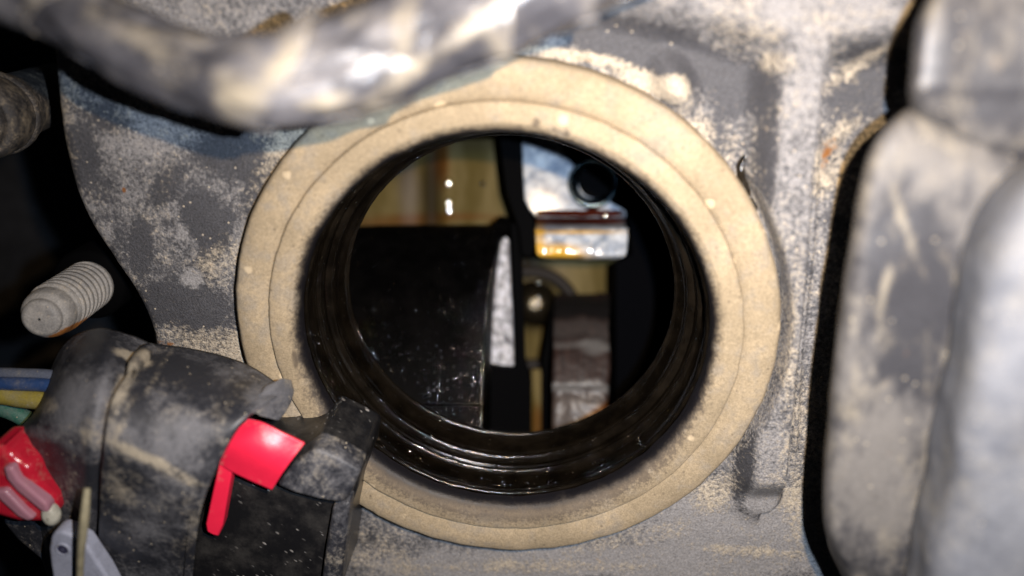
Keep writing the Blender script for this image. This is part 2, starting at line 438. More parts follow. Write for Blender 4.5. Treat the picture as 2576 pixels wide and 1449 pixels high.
# seat of the neck
H = np.where(R < 4.5, H - .0, H)
keep = (sd > -.22) & (R > 3.5)
V = toworld(np.stack([X, Y, H], -1).reshape(-1, 3))
F = gridfaces(nx, ny)
kf = keep.ravel(); F = F[kf[F].all(1)]
used = np.unique(F); re = np.full(len(V), -1); re[used] = np.arange(len(used))
Vk = V[used]; F = re[F]
rim = np.exp(-(np.clip(sd, 0, 9) / .30) ** 2).ravel()[used]
ribf = (np.exp(-((rib - rw * 1.15) / .16) ** 2)).ravel()[used]
ribs = (1 - sst(rib, rw * .6, rw * 1.0)).ravel()[used]
ringf = np.exp(-((R - 4.3) / .22) ** 2).ravel()[used]
px = topx(Vk)
flk_shade = flank.ravel()[used]
right = sst(px[:, 0], 700, 1500); low = sst(px[:, 1], 900, 1300)
dust = .44 + .34 * rim + .20 * right * low + .14 * ribs + .1 * right
dust += blobs(Vk, [(330, 330, 130, 80, 0, .22), (484, 703, 26, 26, 0, .75), (477, 583, 32, 36, 0, .42), (260, 590, 26, 26, 0, .4), (600, 640, 60, 70, 0, .25), (210, 490, 60, 60, 0, .25),
                   (505, 545, 46, 62, -15, -1.0), (545, 600, 26, 70, 25, -.9), (355, 625, 24, 66, 0, -1.1), (450, 770, 125, 48, 8, -.95), (200, 395, 42, 75, 0, -.8), (590, 390, 90, 50, 0, -.85), (270, 300, 60, 36, 20, -.5), (420, 470, 30, 60, 40, -.5), (640, 480, 30, 60, 20, -.4), (250, 480, 40, 30, 0, -.4), (300, 640, 60, 40, 50, -.15),
                   (1640, 125, 230, 55, 16, -.75), (1860, 225, 80, 60, -10, -.75), (2200, 180, 80, 60, 0, -.5), (2150, 260, 70, 60, 0, -.45), (1830, 330, 50, 60, 0, -.2), (2110, 480, 40, 160, 0, -.1),
                   (2050, 30, 250, 50, 0, .35), (1600, 20, 300, 30, 0, .15), (500, 40, 250, 60, 0, .28), (1500, 1415, 500, 40, 0, .45), (1850, 1330, 200, 80, 0, .5), (1100, 1440, 200, 30, 0, .3), (1480, 1475, 130, 30, 0, -.5)], .5)
tan = .05 + .50 * rim + .10 * ribf * right + .20 * ringf
tan += blobs(Vk, [(550, 870, 130, 45, 10, .62), (640, 820, 50, 120, 0, .3), (545, 640, 60, 50, -30, .42), (715, 330, 60, 90, 40, .45), (560, 285, 160, 20, 0, .1), (150, 400, 40, 150, -8, .25), (160, 250, 50, 50, 0, .2),
                   (1450, 140, 120, 14, 8, .7), (1620, 200, 110, 26, 25, .65), (1740, 340, 40, 60, 50, .4), (1705, 210, 34, 26, 30, .9), (1860, 40, 60, 70, 30, .25), (2290, 100, 60, 22, -40, .5), (2150, 170, 90, 18, -35, .45), (2060, 60, 200, 26, -10, .15), (2080, 420, 40, 70, 15, .45), (2120, 330, 50, 25, -45, .5), (1960, 160, 45, 30, 0, .4),
                   (2000, 1290, 30, 90, 0, .5), (1800, 1240, 60, 40, -40, .65), (1600, 1350, 140, 26, -14, .3), (1330, 1425, 260, 16, 0, .4), (960, 1420, 120, 60, 30, .32), (1880, 1385, 130, 12, 4, .5), (2020, 1100, 30, 160, 0, .25), (1985, 950, 16, 300, 4, .3), (1850, 480, 30, 80, -30, .3),
                   (450, 765, 130, 55, 8, -.3), (500, 550, 60, 100, 0, -.25), (1640, 130, 230, 50, 16, -.4), (1860, 230, 70, 60, 0, -.3), (505, 545, 46, 62, -15, -.25), (355, 625, 24, 66, 0, -.25), (590, 390, 90, 50, 0, -.25), (200, 395, 42, 75, 0, -.25)], .6)
oil = blobs(Vk, [(1872, 440, 16, 60, -20, .45), (1894, 520, 10, 30, -20, .5)], .6)
rust = blobs(Vk, [(2092, 365, 30, 20, -25, .55), (2076, 405, 12, 34, 10, .5), (1470, 149, 28, 6, 8, .7), (312, 478, 6, 7, 0, .8), (405, 864, 38, 9, 0, .55)], .4)
dust = dust - .72 * flk_shade; tan = tan - .14 * flk_shade  # barer plastic on the rib flanks, darkened further to paint in the slope's shade
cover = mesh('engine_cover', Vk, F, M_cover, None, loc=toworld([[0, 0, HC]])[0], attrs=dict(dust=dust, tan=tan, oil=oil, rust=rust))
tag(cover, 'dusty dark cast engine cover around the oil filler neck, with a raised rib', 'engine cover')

M_goo = oily('thick_black_oil', (.008, .006, .004), .14, .5, .8, 14, .03, .5)
for pts, rr_ in [([(1872, 372), (1868, 398), (1864, 425), (1868, 452), (1878, 474), (1888, 492)], [.01, .06, .075, .065, .06, .02]), ([(1868, 440), (1882, 446), (1896, 462), (1904, 480)], [.03, .045, .04, .01]), ([(1890, 500), (1898, 520), (1902, 545)], [.02, .045, .01])]:
    W = [Q(x, y, HC + .02) for x, y in pts]
    V_, F_, _ = tube(W, rr_, 14, 8)
    V_ = V_ + np.array([[fbm(p, 5, 3) * .05, fbm(p + 7, 5, 3) * .05, fbm(p + 3, 6, 3) * .03] for p in V_])
    mesh('oil_smear', V_, F_, M_goo, cover)

# ------------------------------------------------------------------ oil filler neck
neck = thing('filler_neck', None, 'open round oil filler neck crusted with tan dust, its bore wet with black oil', 'filler neck', matrix=ENG)
def ring(name, prof, mat, parent=neck, segs=320, jit=0.0, attrs=None, js=3.0):
    prof = np.asarray(prof, float)
    V, F = lathe_local(prof, segs)
    if jit:
        w = np.array([fbm(p, js, 5) for p in V]) * jit
        r = np.hypot(V[:, 0], V[:, 1])[:, None]
        V[:, :2] *= 1 + (w[:, None] / r); V[:, 2] += w * .7
    W = toworld(V)
    return mesh(name, W, F, mat, parent, attrs=attrs(W) if attrs else None)
def smooth_prof(p, n): return crspline(np.asarray(p, float), n)
neck_oil = lambda W: dict(oil=np.clip(blobs(W, [(1348, 310, 14, 16, 0, .85), (1395, 325, 12, 10, 0, .6), (1425, 335, 12, 14, 0, .65), (1450, 325, 8, 8, 0, .5), (742, 905, 9, 26, -8, .8), (1300, 1310, 260, 30, 0, .35), (1050, 1240, 80, 30, 35, .3), (960, 1170, 60, 30, 45, .3), (1905, 870, 8, 12, 0, .5), (1800, 690, 30, 30, 0, .12), (880, 1130, 40, 40, 40, .3)], .6), 0, 1))
ring('outer_collar', smooth_prof([(4.26, -.9), (4.26, -.45), (4.27, -.17), (4.24, -.08), (4.18, -.035), (4.04, -.01), (3.88, -.02), (3.78, -.045), (3.725, -.075), (3.70, -.10), (3.69, -.16)], 44), M_neck, jit=.012, attrs=neck_oil)
ring('inner_collar', smooth_prof([(3.712, -.30), (3.708, -.06), (3.695, .012), (3.66, .04), (3.55, .055), (3.42, .045), (3.36, .005), (3.28, -.06), (3.235, -.15), (3.22, -.27)], 44), M_neck, jit=.010, attrs=neck_oil)
ring('bore_wall', [(3.222, -.26), (3.218, -.30), (3.205, -.335), (3.20, -.40), (3.23, -.45), (3.235, -.50), (3.225, -.80), (3.19, -.87), (3.15, -.90)], M_bore, jit=.006, js=2.5)
ring('edge_bead', smooth_prof([(3.225, -.30), (3.20, -.31), (3.178, -.345), (3.19, -.385), (3.225, -.41)], 16), M_edgebead, jit=.012, js=9)
ring('thread_ridge', smooth_prof([(3.18, -.855), (3.14, -.87), (3.115, -.905), (3.12, -.945), (3.15, -.985)], 16), M_edgebead, jit=.012, js=8)
ring('lower_wall', smooth_prof([(3.15, -.975), (3.11, -1.01), (3.10, -1.10), (3.06, -1.15)], 14), M_bore, jit=.006, js=3)
ring('seal_ring', smooth_prof([(3.10, -1.09), (3.05, -1.10), (3.00, -1.13), (2.98, -1.18), (2.99, -1.22), (3.03, -1.25)], 16), M_edgebead, jit=.010, js=7)
ring('inner_lip', smooth_prof([(3.03, -1.22), (2.99, -1.27), (2.97, -1.40), (2.90, -1.54), (2.855, -1.60), (2.84, -1.65), (2.88, -1.72), (3.0, -1.78), (3.6, -1.85)], 40), M_bore, jit=.006, js=3)

ring('lip_edge', smooth_prof([(2.868, -1.585), (2.838, -1.60), (2.822, -1.63), (2.83, -1.665), (2.86, -1.69)], 14), M_edgebead, jit=.008, js=6)
def beads(name, pts, radii, mat, parent):  # bubbles along the bore edges; on the baffle added for sparkle
    bm = bmesh.new(); bmesh.ops.create_icosphere(bm, subdivisions=2, radius=1.0)
    v0 = np.array([v.co[:] for v in bm.verts]); f0 = np.array([[v.index for v in f.verts] for f in bm.faces]); bm.free()
    mid = CAM + np.array([.65, .29, 0])
    V = np.concatenate([xf(v0 * np.array([r, r, r * .3]), axisframe(p, mid - p)) for p, r in zip(pts, radii)]); F = np.concatenate([f0 + i * len(v0) for i in range(len(pts))])
    o = mesh(name, V, F, mat, parent); o['kind'] = 'stuff'; return o
M_bead = simple('bead_mirror', (.95, .94, .92), .06, 1.0)  # mirror metal, so that each bead glints in the flash
bp, br = [], []
for (rr_, hh_, cnt, spread) in [(3.20, -.335, 90, .012), (3.125, -.885, 80, .015), (3.0, -1.15, 80, .012), (2.84, -1.61, 30, .01)]:
    for _ in range(cnt):
        a = rng.normal(-1.83, .75) if rng.random() < .8 else rng.uniform(0, 6.28)
        r_ = rr_ + rng.normal(0, spread)
        bp.append(toworld([[r_ * math.cos(a), r_ * math.sin(a), hh_ + rng.normal(0, spread)]])[0]); br.append(.006 + .009 * rng.random() ** 2)
for _ in range(150):
    a = rng.normal(-1.7, .9); t = rng.random(); hh_ = -.45 - t * .4
    bp.append(toworld([[3.225 * math.cos(a), 3.225 * math.sin(a), hh_]])[0]); br.append(.005 + .007 * rng.random() ** 3)
beads('oil_glint_beads', bp, br, M_bead, neck)

# ------------------------------------------------------------------ inside of the engine
M_alu = None
def golden():
    m, t, b = nt('oil_varnished_aluminium'); k = NB(t)
    co = k.mapping((1.0, .25, 1.0)); f = k.noise(1.6, 4, .55, 0, co); g = k.noise(14, 5, .6)
    c = k.mix(k.ss(f, .35, .68), (.060, .043, .010), (.115, .088, .036)); c = k.mix(k.attr('rust'), c, (.075, .026, .003)); c = k.mix(k.attr('oil'), c, (.012, .009, .006)); c = k.mix(k.attr('dust'), c, (.13, .115, .12))
    k.link(c, b.inputs['Base Color']); b.inputs['Metallic'].default_value = 0; b.inputs['Roughness'].default_value = .6; b.inputs['Specular IOR Level'].default_value = .06
    k.link(k.bump(g, .12, .02), b.inputs['Normal']); return m
M_gold = golden()

# chamber: five dark walls under the cover
def wallquad(name, c, sx, sy, ax):
    pass
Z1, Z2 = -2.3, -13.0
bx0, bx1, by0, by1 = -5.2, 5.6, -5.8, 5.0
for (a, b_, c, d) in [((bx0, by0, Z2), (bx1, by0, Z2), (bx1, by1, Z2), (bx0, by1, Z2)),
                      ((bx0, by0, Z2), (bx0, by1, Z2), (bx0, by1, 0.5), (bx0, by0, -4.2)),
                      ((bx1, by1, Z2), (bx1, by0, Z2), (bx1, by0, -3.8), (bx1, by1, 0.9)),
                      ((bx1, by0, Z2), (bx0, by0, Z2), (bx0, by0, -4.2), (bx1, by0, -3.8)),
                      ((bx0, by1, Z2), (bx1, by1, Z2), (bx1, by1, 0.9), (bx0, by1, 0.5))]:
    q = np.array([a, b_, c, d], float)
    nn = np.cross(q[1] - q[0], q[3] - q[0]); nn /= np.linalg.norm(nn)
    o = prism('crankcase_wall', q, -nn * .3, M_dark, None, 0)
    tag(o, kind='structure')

# varnished rear wall with upright webs
def rear_wall(x0p, x1p, y0p, y1p, z, feats, name, label, attrfn, nx=120, ny=50, amp=1.0):
    xs = np.linspace(x0p, x1p, nx); ys = np.linspace(y0p, y1p, ny)
    G = np.zeros((nx, ny, 3))
    for i, xx in enumerate(xs):
        dz = 0
        for (c, w, h) in feats: dz += h * math.exp(-((xx - c) / w) ** 2)
        for j, yy in enumerate(ys): G[i, j] = P(xx, yy, z + dz)
    V = G.reshape(-1, 3)
    o = mesh(name, V, gridfaces(nx, ny)[:, ::-1].copy(), M_gold, None, attrs=attrfn(V))
    solid(o, .3); tag(o, label, 'casting wall'); return o
def a_rear(V):
    return dict(rust=np.clip(blobs(V, [(1108, 400, 22, 70, 0, .9), (1100, 545, 150, 9, 0, .7), (1000, 560, 110, 9, 0, .7)], .6), 0, 1), oil=np.clip(blobs(V, [(1085, 480, 22, 160, 0, .85), (1010, 400, 30, 60, 0, .5), (1180, 360, 90, 22, 0, .45)], .8), 0, 1),
                dust=np.clip(blobs(V, [(1030, 490, 24, 70, 0, .35)], .8), 0, 1))
rear_wall(860, 1330, 300, 640, -8.0, [(1128, 18, .10), (1035, 45, .12), (1085, 28, -.22), (1230, 70, .08), (950, 40, -.05)], 'rear_web', 'olive varnished casting wall seen through the upper left of the filler hole', a_rear)
# bumps that catch the flash
def a_low(V):
    return dict(rust=np.clip(blobs(V, [(1350, 760, 40, 40, 0, .3)], .6), 0, 1), oil=np.clip(blobs(V, [(1320, 655, 40, 30, 0, .8), (1340, 790, 70, 40, 0, .8)], .6), 0, 1), dust=np.clip(blobs(V, [(1360, 690, 60, 30, 0, .2)], .7), 0, 1))
rear_wall(1296, 1548, 600, 960, -9.5, [(1350, 30, .2), (1340, 18, .1)], 'lower_web', 'dim olive casting wall behind the bearing ring below the zinc bracket', a_low)
# pale slip of casting beside the lobe
rear_wall(1338, 1366, 930, 1120, -7.4, [(1352, 12, .08)], 'casting_slip', 'narrow olive strip of casting low beside the worn cam lobe', lambda V: dict(rust=np.clip(blobs(V, [(1352, 1060, 14, 40, 0, .7)], .6), 0, 1)), 30, 40)

# dark arc of a bearing ring
c0 = P(1335, 800, -8.6)
Vt, Ft = lathe_local(smooth_prof([(1.05, 0), (1.08, .12), (1.22, .16), (1.34, .1), (1.36, 0)], 14), 90)
o = mesh('bearing_ring', Vt + c0, Ft[:, ::-1].copy(), simple('brown_black_steel', (.010, .0075, .006), .6, 0, .2, 12, spec=.15), None)
tag(o, 'dark brown bearing ring arching behind the zinc bracket lip', 'bearing')
Vs, Fs = lathe_local(smooth_prof([(0.62, 0), (.55, .3), (.4, .48), (.2, .56), (.01, .58)], 20), 48)
M_shiny = simple('wet_steel', (.05, .04, .025), .2, .9, .3, 9, .03)
o = mesh('shaft_end', Vs + P(1345, 765, -8.9), Fs, M_shiny, None)
tag(o, 'wet round shaft end glinting inside the dark bearing ring', 'shaft')

M_glint = simple('glint_mirror', (.95, .92, .85), .07, 1.0)
def add_glint(px_, py_, z, size, parent, Rc=.30, sy=1.0):  # mirror caps added to give pinpoint glints, turned between lens and flash
    a = np.linspace(0, size / Rc, 10)
    V_, F_ = lathe_local(np.stack([np.maximum(Rc * np.sin(a), .0005), Rc * np.cos(a) - Rc * math.cos(size / Rc)], 1)[::-1], 24)
    c = P(px_, py_, z); V_ = V_ * np.array([1, sy, 1])
    d = (CAM + np.array([.5, .25, 0])) - c
    return mesh('glint_cap', xf(V_, axisframe(c, d)), F_, M_glint, parent)
def find(n): return bpy.data.objects[n]
for (x_, y_, sz, rc) in [(1128, 462, .07, .34), (1129, 512, .07, .34), (1130, 530, .07, .34), (1215, 462, .06, .12)]:
    add_glint(x_, y_, -7.75, sz, find('rear_web'), rc)
for (x_, y_, rc) in [(1295, 657, .10), (1314, 657, .14), (1355, 712, .15), (1340, 758, .18), (1354, 750, .18), (1350, 764, .18)]:
    add_glint(x_, y_, -8.2, .06, find('bearing_ring') if y_ > 700 else find('lower_web'), rc)

# black baffle: the big dark block under the left of the hole
bt = thing('camshaft_baffle', tuple(P(1060, 850, -3.5)), 'large oily black baffle filling the left of the filler hole', 'baffle')
rows = []
for (yp, z, xe) in [(640, -9.0, 1262), (575, -7.2, 1264), (566, -6.2, 1263), (580, -5.6, 1259), (650, -4.7, 1243), (750, -3.9, 1228), (850, -3.35, 1219), (950, -3.0, 1215), (1060, -2.75, 1213), (1200, -2.6, 1212)]:
    rows.append([P(780, yp + (0 if yp > 600 else 8), z), P(900, yp + (0 if yp > 600 else 3), z), P(1000, yp, z), P(1120, yp, z), P(xe - 14, yp, z), P(xe, yp, z - .05)])
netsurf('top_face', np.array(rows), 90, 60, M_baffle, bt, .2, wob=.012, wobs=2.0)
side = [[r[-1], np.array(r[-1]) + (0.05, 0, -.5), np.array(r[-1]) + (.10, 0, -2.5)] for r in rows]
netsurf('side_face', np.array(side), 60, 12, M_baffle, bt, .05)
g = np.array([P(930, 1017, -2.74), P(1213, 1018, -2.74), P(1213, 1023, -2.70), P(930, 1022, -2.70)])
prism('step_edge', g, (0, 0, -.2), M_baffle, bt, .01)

bp, br = [], []
Gb = netpts(np.array(rows), 90, 60)
for _ in range(800):
    u = 1 - abs(rng.normal(0, .20)); v = 1 - rng.random() ** 1.3 * .75
    if u < .42 or u > 1: continue
    iu, iv = min(int(u * 89), 88), min(int(v * 59), 58)
    bp.append(Gb[iu, iv] + (Gb[iu + 1, iv] - Gb[iu, iv]) * rng.random() + (Gb[iu, iv + 1] - Gb[iu, iv]) * rng.random() + np.array([0, 0, .004])); br.append(.006 + .009 * rng.random() ** 3)
beads('oil_glint_beads', bp, br, M_bead, bt)
# bright machined wedge
def wedge_mat():
    m, t, b = nt('bright_machined_metal'); k = NB(t)
    f = k.noise(7, 5, .75); g = k.noise(13, 4, .7)
    k.link(k.mix(k.ss(f, .36, .64), (.10, .10, .11), (.85, .85, .9)), b.inputs['Base Color'])
    b.inputs['Metallic'].default_value = .5; b.inputs['Roughness'].default_value = .30
    k.link(k.bump(g, .9, .09), b.inputs['Normal']); return m
wp = [(1268, 590, -6.2), (1279, 604, -6.2), (1284, 700, -6.1), (1289, 800, -6.0), (1292, 900, -5.9), (1294, 921, -5.9), (1260, 919, -5.9), (1228, 912, -5.9), (1215, 860, -5.9), (1225, 760, -6.0), (1240, 660, -6.1)]
o = prism('machined_wedge', [P(*p) for p in wp], (0.02, 0, -.8), wedge_mat(), None, .03)
tag(o, 'bright speckled wedge of bare metal beside the black baffle', 'metal wedge')

# black posts
post = [(1252, 300, -5.4), (1312, 300, -5.4), (1313, 400, -5.4), (1318, 500, -5.4), (1334, 530, -5.4), (1346, 560, -5.4), (1349, 620, -5.4), (1336, 650, -5.4), (1312, 640, -5.4), (1306, 580, -5.4), (1292, 540, -5.4), (1272, 480, -5.4), (1262, 400, -5.4)]
o = prism('upper_post', [P(*p) for p in post], (0, 0, -1.2), M_dark, None, .04)
tag(o, 'black upright post between the olive wall and the zinc bracket', 'post')
post = [(1284, 560, -5.8), (1312, 560, -5.8), (1316, 700, -5.8), (1322, 900, -5.8), (1338, 960, -5.8), (1336, 1150, -5.8), (1230, 1150, -5.5), (1228, 924, -5.5), (1294, 926, -5.6), (1292, 800, -5.7)]
o = prism('lower_post', [P(*p) for p in post], (0, 0, -.9), M_dark, None, .04)
tag(o, 'black upright post below the bright metal wedge, next to the cam lobe', 'post')
o = prism('oil_gallery_block', [P(*p) for p in [(1366, 900, -6.6), (1392, 760, -6.6), (1392, 1130, -6.6), (1366, 1130, -6.6)]], (0, 0, -1), M_dark, None, .03)
tag(o, 'narrow black block along the edge of the cam lobe', 'block')

# zinc bracket
def zinc(name='zinc_plated_steel', coat=.06, rough=.6, spec=.25):
    m, t, b = nt(name); k = NB(t)
    f = k.noise(3.2, 5, .65, .4); g = k.noise(18, 5, .6); st = k.noise(8, 4, .6)
    c = k.mix(k.ss(f, .35, .68), (.16, .19, .24), (.44, .46, .48)); c = k.mix(k.ss(st, .55, .75), c, (.42, .38, .32))
    c = k.mix(k.attr('tan'), c, (.46, .25, .008)); c = k.mix(k.attr('rust'), c, (.030, .004, .001))
    k.link(c, b.inputs['Base Color']); b.inputs['Roughness'].default_value = rough; ru = k.attr('rust')
    ru = k.math('MINIMUM', ru, 1.0)
    k.link(k.mixf(ru, .3, 0), b.inputs['Metallic']); k.link(k.mixf(ru, coat, 0), b.inputs['Coat Weight']); k.link(k.mixf(ru, spec, .03), b.inputs['Specular IOR Level']); b.inputs['Coat Roughness'].default_value = .12
    k.link(k.bump(k.math('ADD', k.math('MULTIPLY', f, 1.2), k.math('MULTIPLY', g, .3)), .8, .12), b.inputs['Normal']); return m
M_zinc = zinc()
M_lip = zinc('wet_zinc', .5, .35, .5)
zb = thing('zinc_bracket', tuple(P(1450, 500, -6)), 'silvery zinc plated bracket with a dark round bushing and a golden oil-stained bent lip', 'bracket')
plate = [(1312, 300), (1380, 320), (1420, 380), (1440, 410), (1462, 440), (1490, 470), (1530, 505), (1574, 530), (1576, 547), (1460, 547), (1350, 547), (1332, 524), (1320, 502), (1314, 400)]
o = prism('plate', [P(x, y, -6.0 - (.10 if y > 540 else 0)) for x, y in plate], (0, 0, -.2), M_zinc, zb, .05, 3)
# bend and lip
rowsz = []
for (yp, z) in [(544, -6.02), (548, -6.25), (556, -6.5), (563, -6.2), (568, -5.75), (574, -5.55), (585, -5.48), (600, -5.45), (630, -5.42), (645, -5.45), (652, -5.6)]:
    ins = 0 if yp < 630 else (3 if yp < 640 else 9 if yp < 648 else 26)
    if yp < 574: xl, xr = 1350, 1572
    else: xl, xr = 1347 + ins, 1579 - ins
    rowsz.append([P(xx, yp, z) for xx in np.linspace(xl, xr, 7)])
def lipattr(V):  # rust along the bend is painted near black for the gap's shade
    return dict(tan=np.clip(blobs(V, [(1395, 630, 60, 16, 0, .95), (1450, 584, 110, 4, 0, .95), (1355, 590, 14, 60, 0, .7), (1430, 645, 60, 8, 0, .7), (1365, 545, 30, 8, 0, .7)], .7), 0, 1), rust=np.clip(blobs(V, [(1460, 551, 140, 14, 0, 1.3), (1420, 576, 90, 3, 0, .5)], .4), 0, 1))
netsurf('bent_lip', np.array(rowsz), 60, 70, M_lip, zb, .14, attr=lipattr, wob=.03, wobs=1.8)
M_chrome = simple('wet_blued_steel', (.12, .16, .18), .22, 1.0, .25, 6, .03)
Vw, Fw = lathe_local(smooth_prof([(.56, -.6), (.56, -.1), (.555, .04), (.52, .10), (.47, .06), (.40, -.10), (.30, -.26), (.22, -.40), (.20, -.7), (.01, -.7)], 60), 72)
o = mesh('bushing', xf(Vw, axisframe(P(1491, 461, -5.75), (-.05, .04, 1))), Fw, M_chrome, zb)
o['label'] = 'wet dark steel bushing against the bracket'
Vw, Fw = lathe_local([(.36, 0), (.2, .02), (.005, .02)], 48)
mesh('bore_shade_disc', xf(Vw, axisframe(P(1496, 458, -5.86), (-.05, .04, 1))), Fw, M_dark, zb)  # near-black disc painting the shade inside the bushing
# dark cover behind the bracket on its right
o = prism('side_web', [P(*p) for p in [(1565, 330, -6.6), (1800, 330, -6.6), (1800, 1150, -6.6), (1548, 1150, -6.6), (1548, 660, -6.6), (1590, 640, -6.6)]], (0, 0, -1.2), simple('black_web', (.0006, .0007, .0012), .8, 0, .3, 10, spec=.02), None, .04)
tag(o, 'black casting web at the right inside the filler hole', 'casting web')

# worn cam lobe
def lobe_mat():
    m, t, b = nt('worn_cam_steel'); k = NB(t)
    co = k.mapping((1.0, .12, .12)); st = k.noise(16, 4, .7, 0, co); g = k.noise(10, 4, .6)
    c = k.mix(k.ss(st, .3, .7), (.007, .0035, .003), (.024, .012, .009)); c = k.mix(k.attr('dust'), c, (.075, .071, .068)); b.inputs['Specular IOR Level'].default_value = .25; c = k.mix(k.attr('tan'), c, k.mix(k.ss(st, .3, .7), (.014, .008, .006), (.042, .029, .021))); c = k.mix(k.attr('oil'), c, (.006, .005, .005)); c = k.mix(k.attr('rust'), c, (.10, .035, .008))
    k.link(c, b.inputs['Base Color']); b.inputs['Metallic'].default_value = 0; b.inputs['Roughness'].default_value = .6
    b.inputs['Coat Weight'].default_value = .12; b.inputs['Coat Roughness'].default_value = .3
    k.link(k.bump(k.math('ADD', st, k.math('MULTIPLY', g, .5)), .3, .03), b.inputs['Normal']); return m
add_glint(1522, 543, -5.75, .08, zb, .30, .6)
cl = thing('cam_lobe', tuple(P(1462, 920, -6)), 'worn brown cam lobe with grey polished bands at the lower right of the hole', 'cam lobe')
rowsl = []
for (yp, z, xl, xr) in [(740, -7.8, 1396, 1536), (762, -7.0, 1395, 1534), (780, -6.5, 1394, 1534), (800, -6.15, 1393, 1533), (830, -5.75, 1392, 1532), (862, -5.45, 1391, 1534), (890, -5.25, 1390, 1536), (930, -5.1, 1389, 1536), (965, -5.0, 1387, 1534), (985, -5.02, 1387, 1533), (1030, -4.95, 1387, 1530), (1080, -4.9, 1387, 1520), (1180, -4.9, 1387, 1510)]:
    rowsl.append([P(x, yp, z - (.25 if q in (0, 5) else 0)) for q, x in enumerate([xl, xl + 5, xl + 50, xr - 50, xr - 6, xr])])
rng2 = np.random.default_rng(3)
def lobe_attr(V):
    p = topx(V)
    j = np.array([fbm((v[0], 0, 0), 2.2, 3) for v in V]) * 14
    bands = lambda c, w: np.exp(-((p[:, 1] + j - c) / w) ** 4)
    dust = .32 * bands(828, 26) + .55 * bands(869, 9) + .95 * bands(974, 12)  # grey bands; the strongest one paints a highlight across the lobe
    dust += blobs(V, [(1495, 872, 34, 20, 0, .75)], .5)
    return dict(dust=np.clip(dust, 0, 1), tan=np.clip(bands(1040, 46) * 1.0, 0, 1), oil=np.clip(bands(775, 26) * 1.2 + .4 * bands(848, 7), 0, 1), rust=np.clip(blobs(V, [(1510, 1050, 50, 25, -30, 1.0)], .5), 0, 1))
netsurf('lobe_face', np.array(rowsl), 160, 60, lobe_mat(), cl, .3, attr=lobe_attr, wob=.02, wobs=2.5)

# ------------------------------------------------------------------ threaded stud
M_stud = dusty('dusty_zinc_stud', (.16, .155, .15), (.27, .255, .235), (.29, .25, .195), gb=.5, tb=.25, scale=1.4, grain=24, amp=(.5, .4, .3), bump=.6, bdist=.015, spec=.4, grainamp=.9, rough=(.5, .85))
tip = Q(104, 800, .35); base = Q(262, 690, -2.1)
ax = tip - base; Ls = np.linalg.norm(ax)
Mst = axisframe(base, ax)
stud = thing('threaded_stud', None, 'dusty threaded stud with a rust patch, standing in the dark gap beside the cover', 'stud', matrix=Mst)
RS = .435
ns, na = 420, 96
S = np.linspace(.66, Ls - .34, ns); A = np.linspace(0, 2 * math.pi, na, endpoint=False)
pitch = .165
ph = (S[:, None] / pitch + A[None] / (2 * math.pi)) % 1.0
prof = np.where(ph < .30, .5 - .5 * np.cos(ph / .30 * math.pi), np.where(ph < .62, 1.0, .5 + .5 * np.cos((ph - .62) / .38 * math.pi)))
fade = np.clip((Ls - .34 - S) / .12, 0, 1)[:, None]
RR = RS - .062 + .062 * prof * fade + .02 * (1 - fade)
V = np.stack([RR * np.cos(A), RR * np.sin(A), np.repeat(S[:, None], na, 1)], -1).reshape(-1, 3)
V = xf(V, Mst)
srust = lambda W: dict(rust=np.clip(blobs(W, [(165, 838, 48, 12, -28, 1.0), (205, 815, 40, 10, -32, .7), (130, 848, 40, 6, -8, .5)], .5), 0, 1), oil=np.zeros(len(W)))
mesh('shank', V, gridfaces(ns, na, False, True)[:, ::-1].copy(), M_stud, stud, attrs=srust(V))
Vt, Ft = lathe_local(smooth_prof([(RS - .03, Ls - .35), (RS - .035, Ls - .24), (RS - .06, Ls - .14), (RS - .11, Ls - .08), (RS - .13, Ls - .06), (RS - .14, Ls + .01), (RS - .18, Ls + .05), (.2, Ls + .065), (.02, Ls + .07)], 60), 96)
Vt = xf(Vt, Mst); mesh('tip', Vt, Ft, M_stud, stud, attrs=srust(Vt))

Vt, Ft = lathe_local([(.01, .70), (.58, .70), (.64, .64), (.64, -2.5)][::-1], 48)  # added black block standing in for the shadow round the stud's base
mesh('shadow_block', xf(Vt, Mst), Ft, M_dark, stud)
# ------------------------------------------------------------------ pipe fitting at the left edge
M_fit = dusty('dusty_fitting', (.03, .028, .028), (.11, .095, .082), (.22, .18, .125), gb=.4, tb=.36, scale=1.3, grain=22, amp=(.4, .5, .4), bump=.7, bdist=.03)
fb = Q(-66, 305, -.6)
Mf = axisframe(fb, EN * .9 + np.array([.25, .0, .2]))
fit = thing('pipe_fitting', None, 'ringed pipe fitting caked in tan dust, cut off by the left edge', 'pipe fitting', matrix=Mf)
def flathe(name, prof, mat, jit=.02):
    V, F = lathe_local(smooth_prof(np.array(prof) * .98, 60), 120)
    w = np.array([fbm(p, 4, 4) for p in V]) * jit
    V = V * (1 + w[:, None] * .5)
    return mesh(name, xf(V, Mf), F, mat, fit)
flathe('flange', [(.50, -.9), (.64, -.85), (.66, -.5), (.65, -.12), (.60, .02), (.52, .06), (.46, .02)], M_fit)
flathe('collar', [(.47, -.1), (.46, .08), (.43, .16), (.38, .17), (.34, .12), (.33, 0)], M_fit)
flathe('nozzle', [(.30, -.1), (.29, .26), (.26, .33), (.18, .36), (.02, .34)], M_fit)
flathe('pipe', [(.55, -4), (.56, -2), (.60, -1.1), (.68, -1.0), (.70, -.8), (.60, -.7)], M_fit, .04)

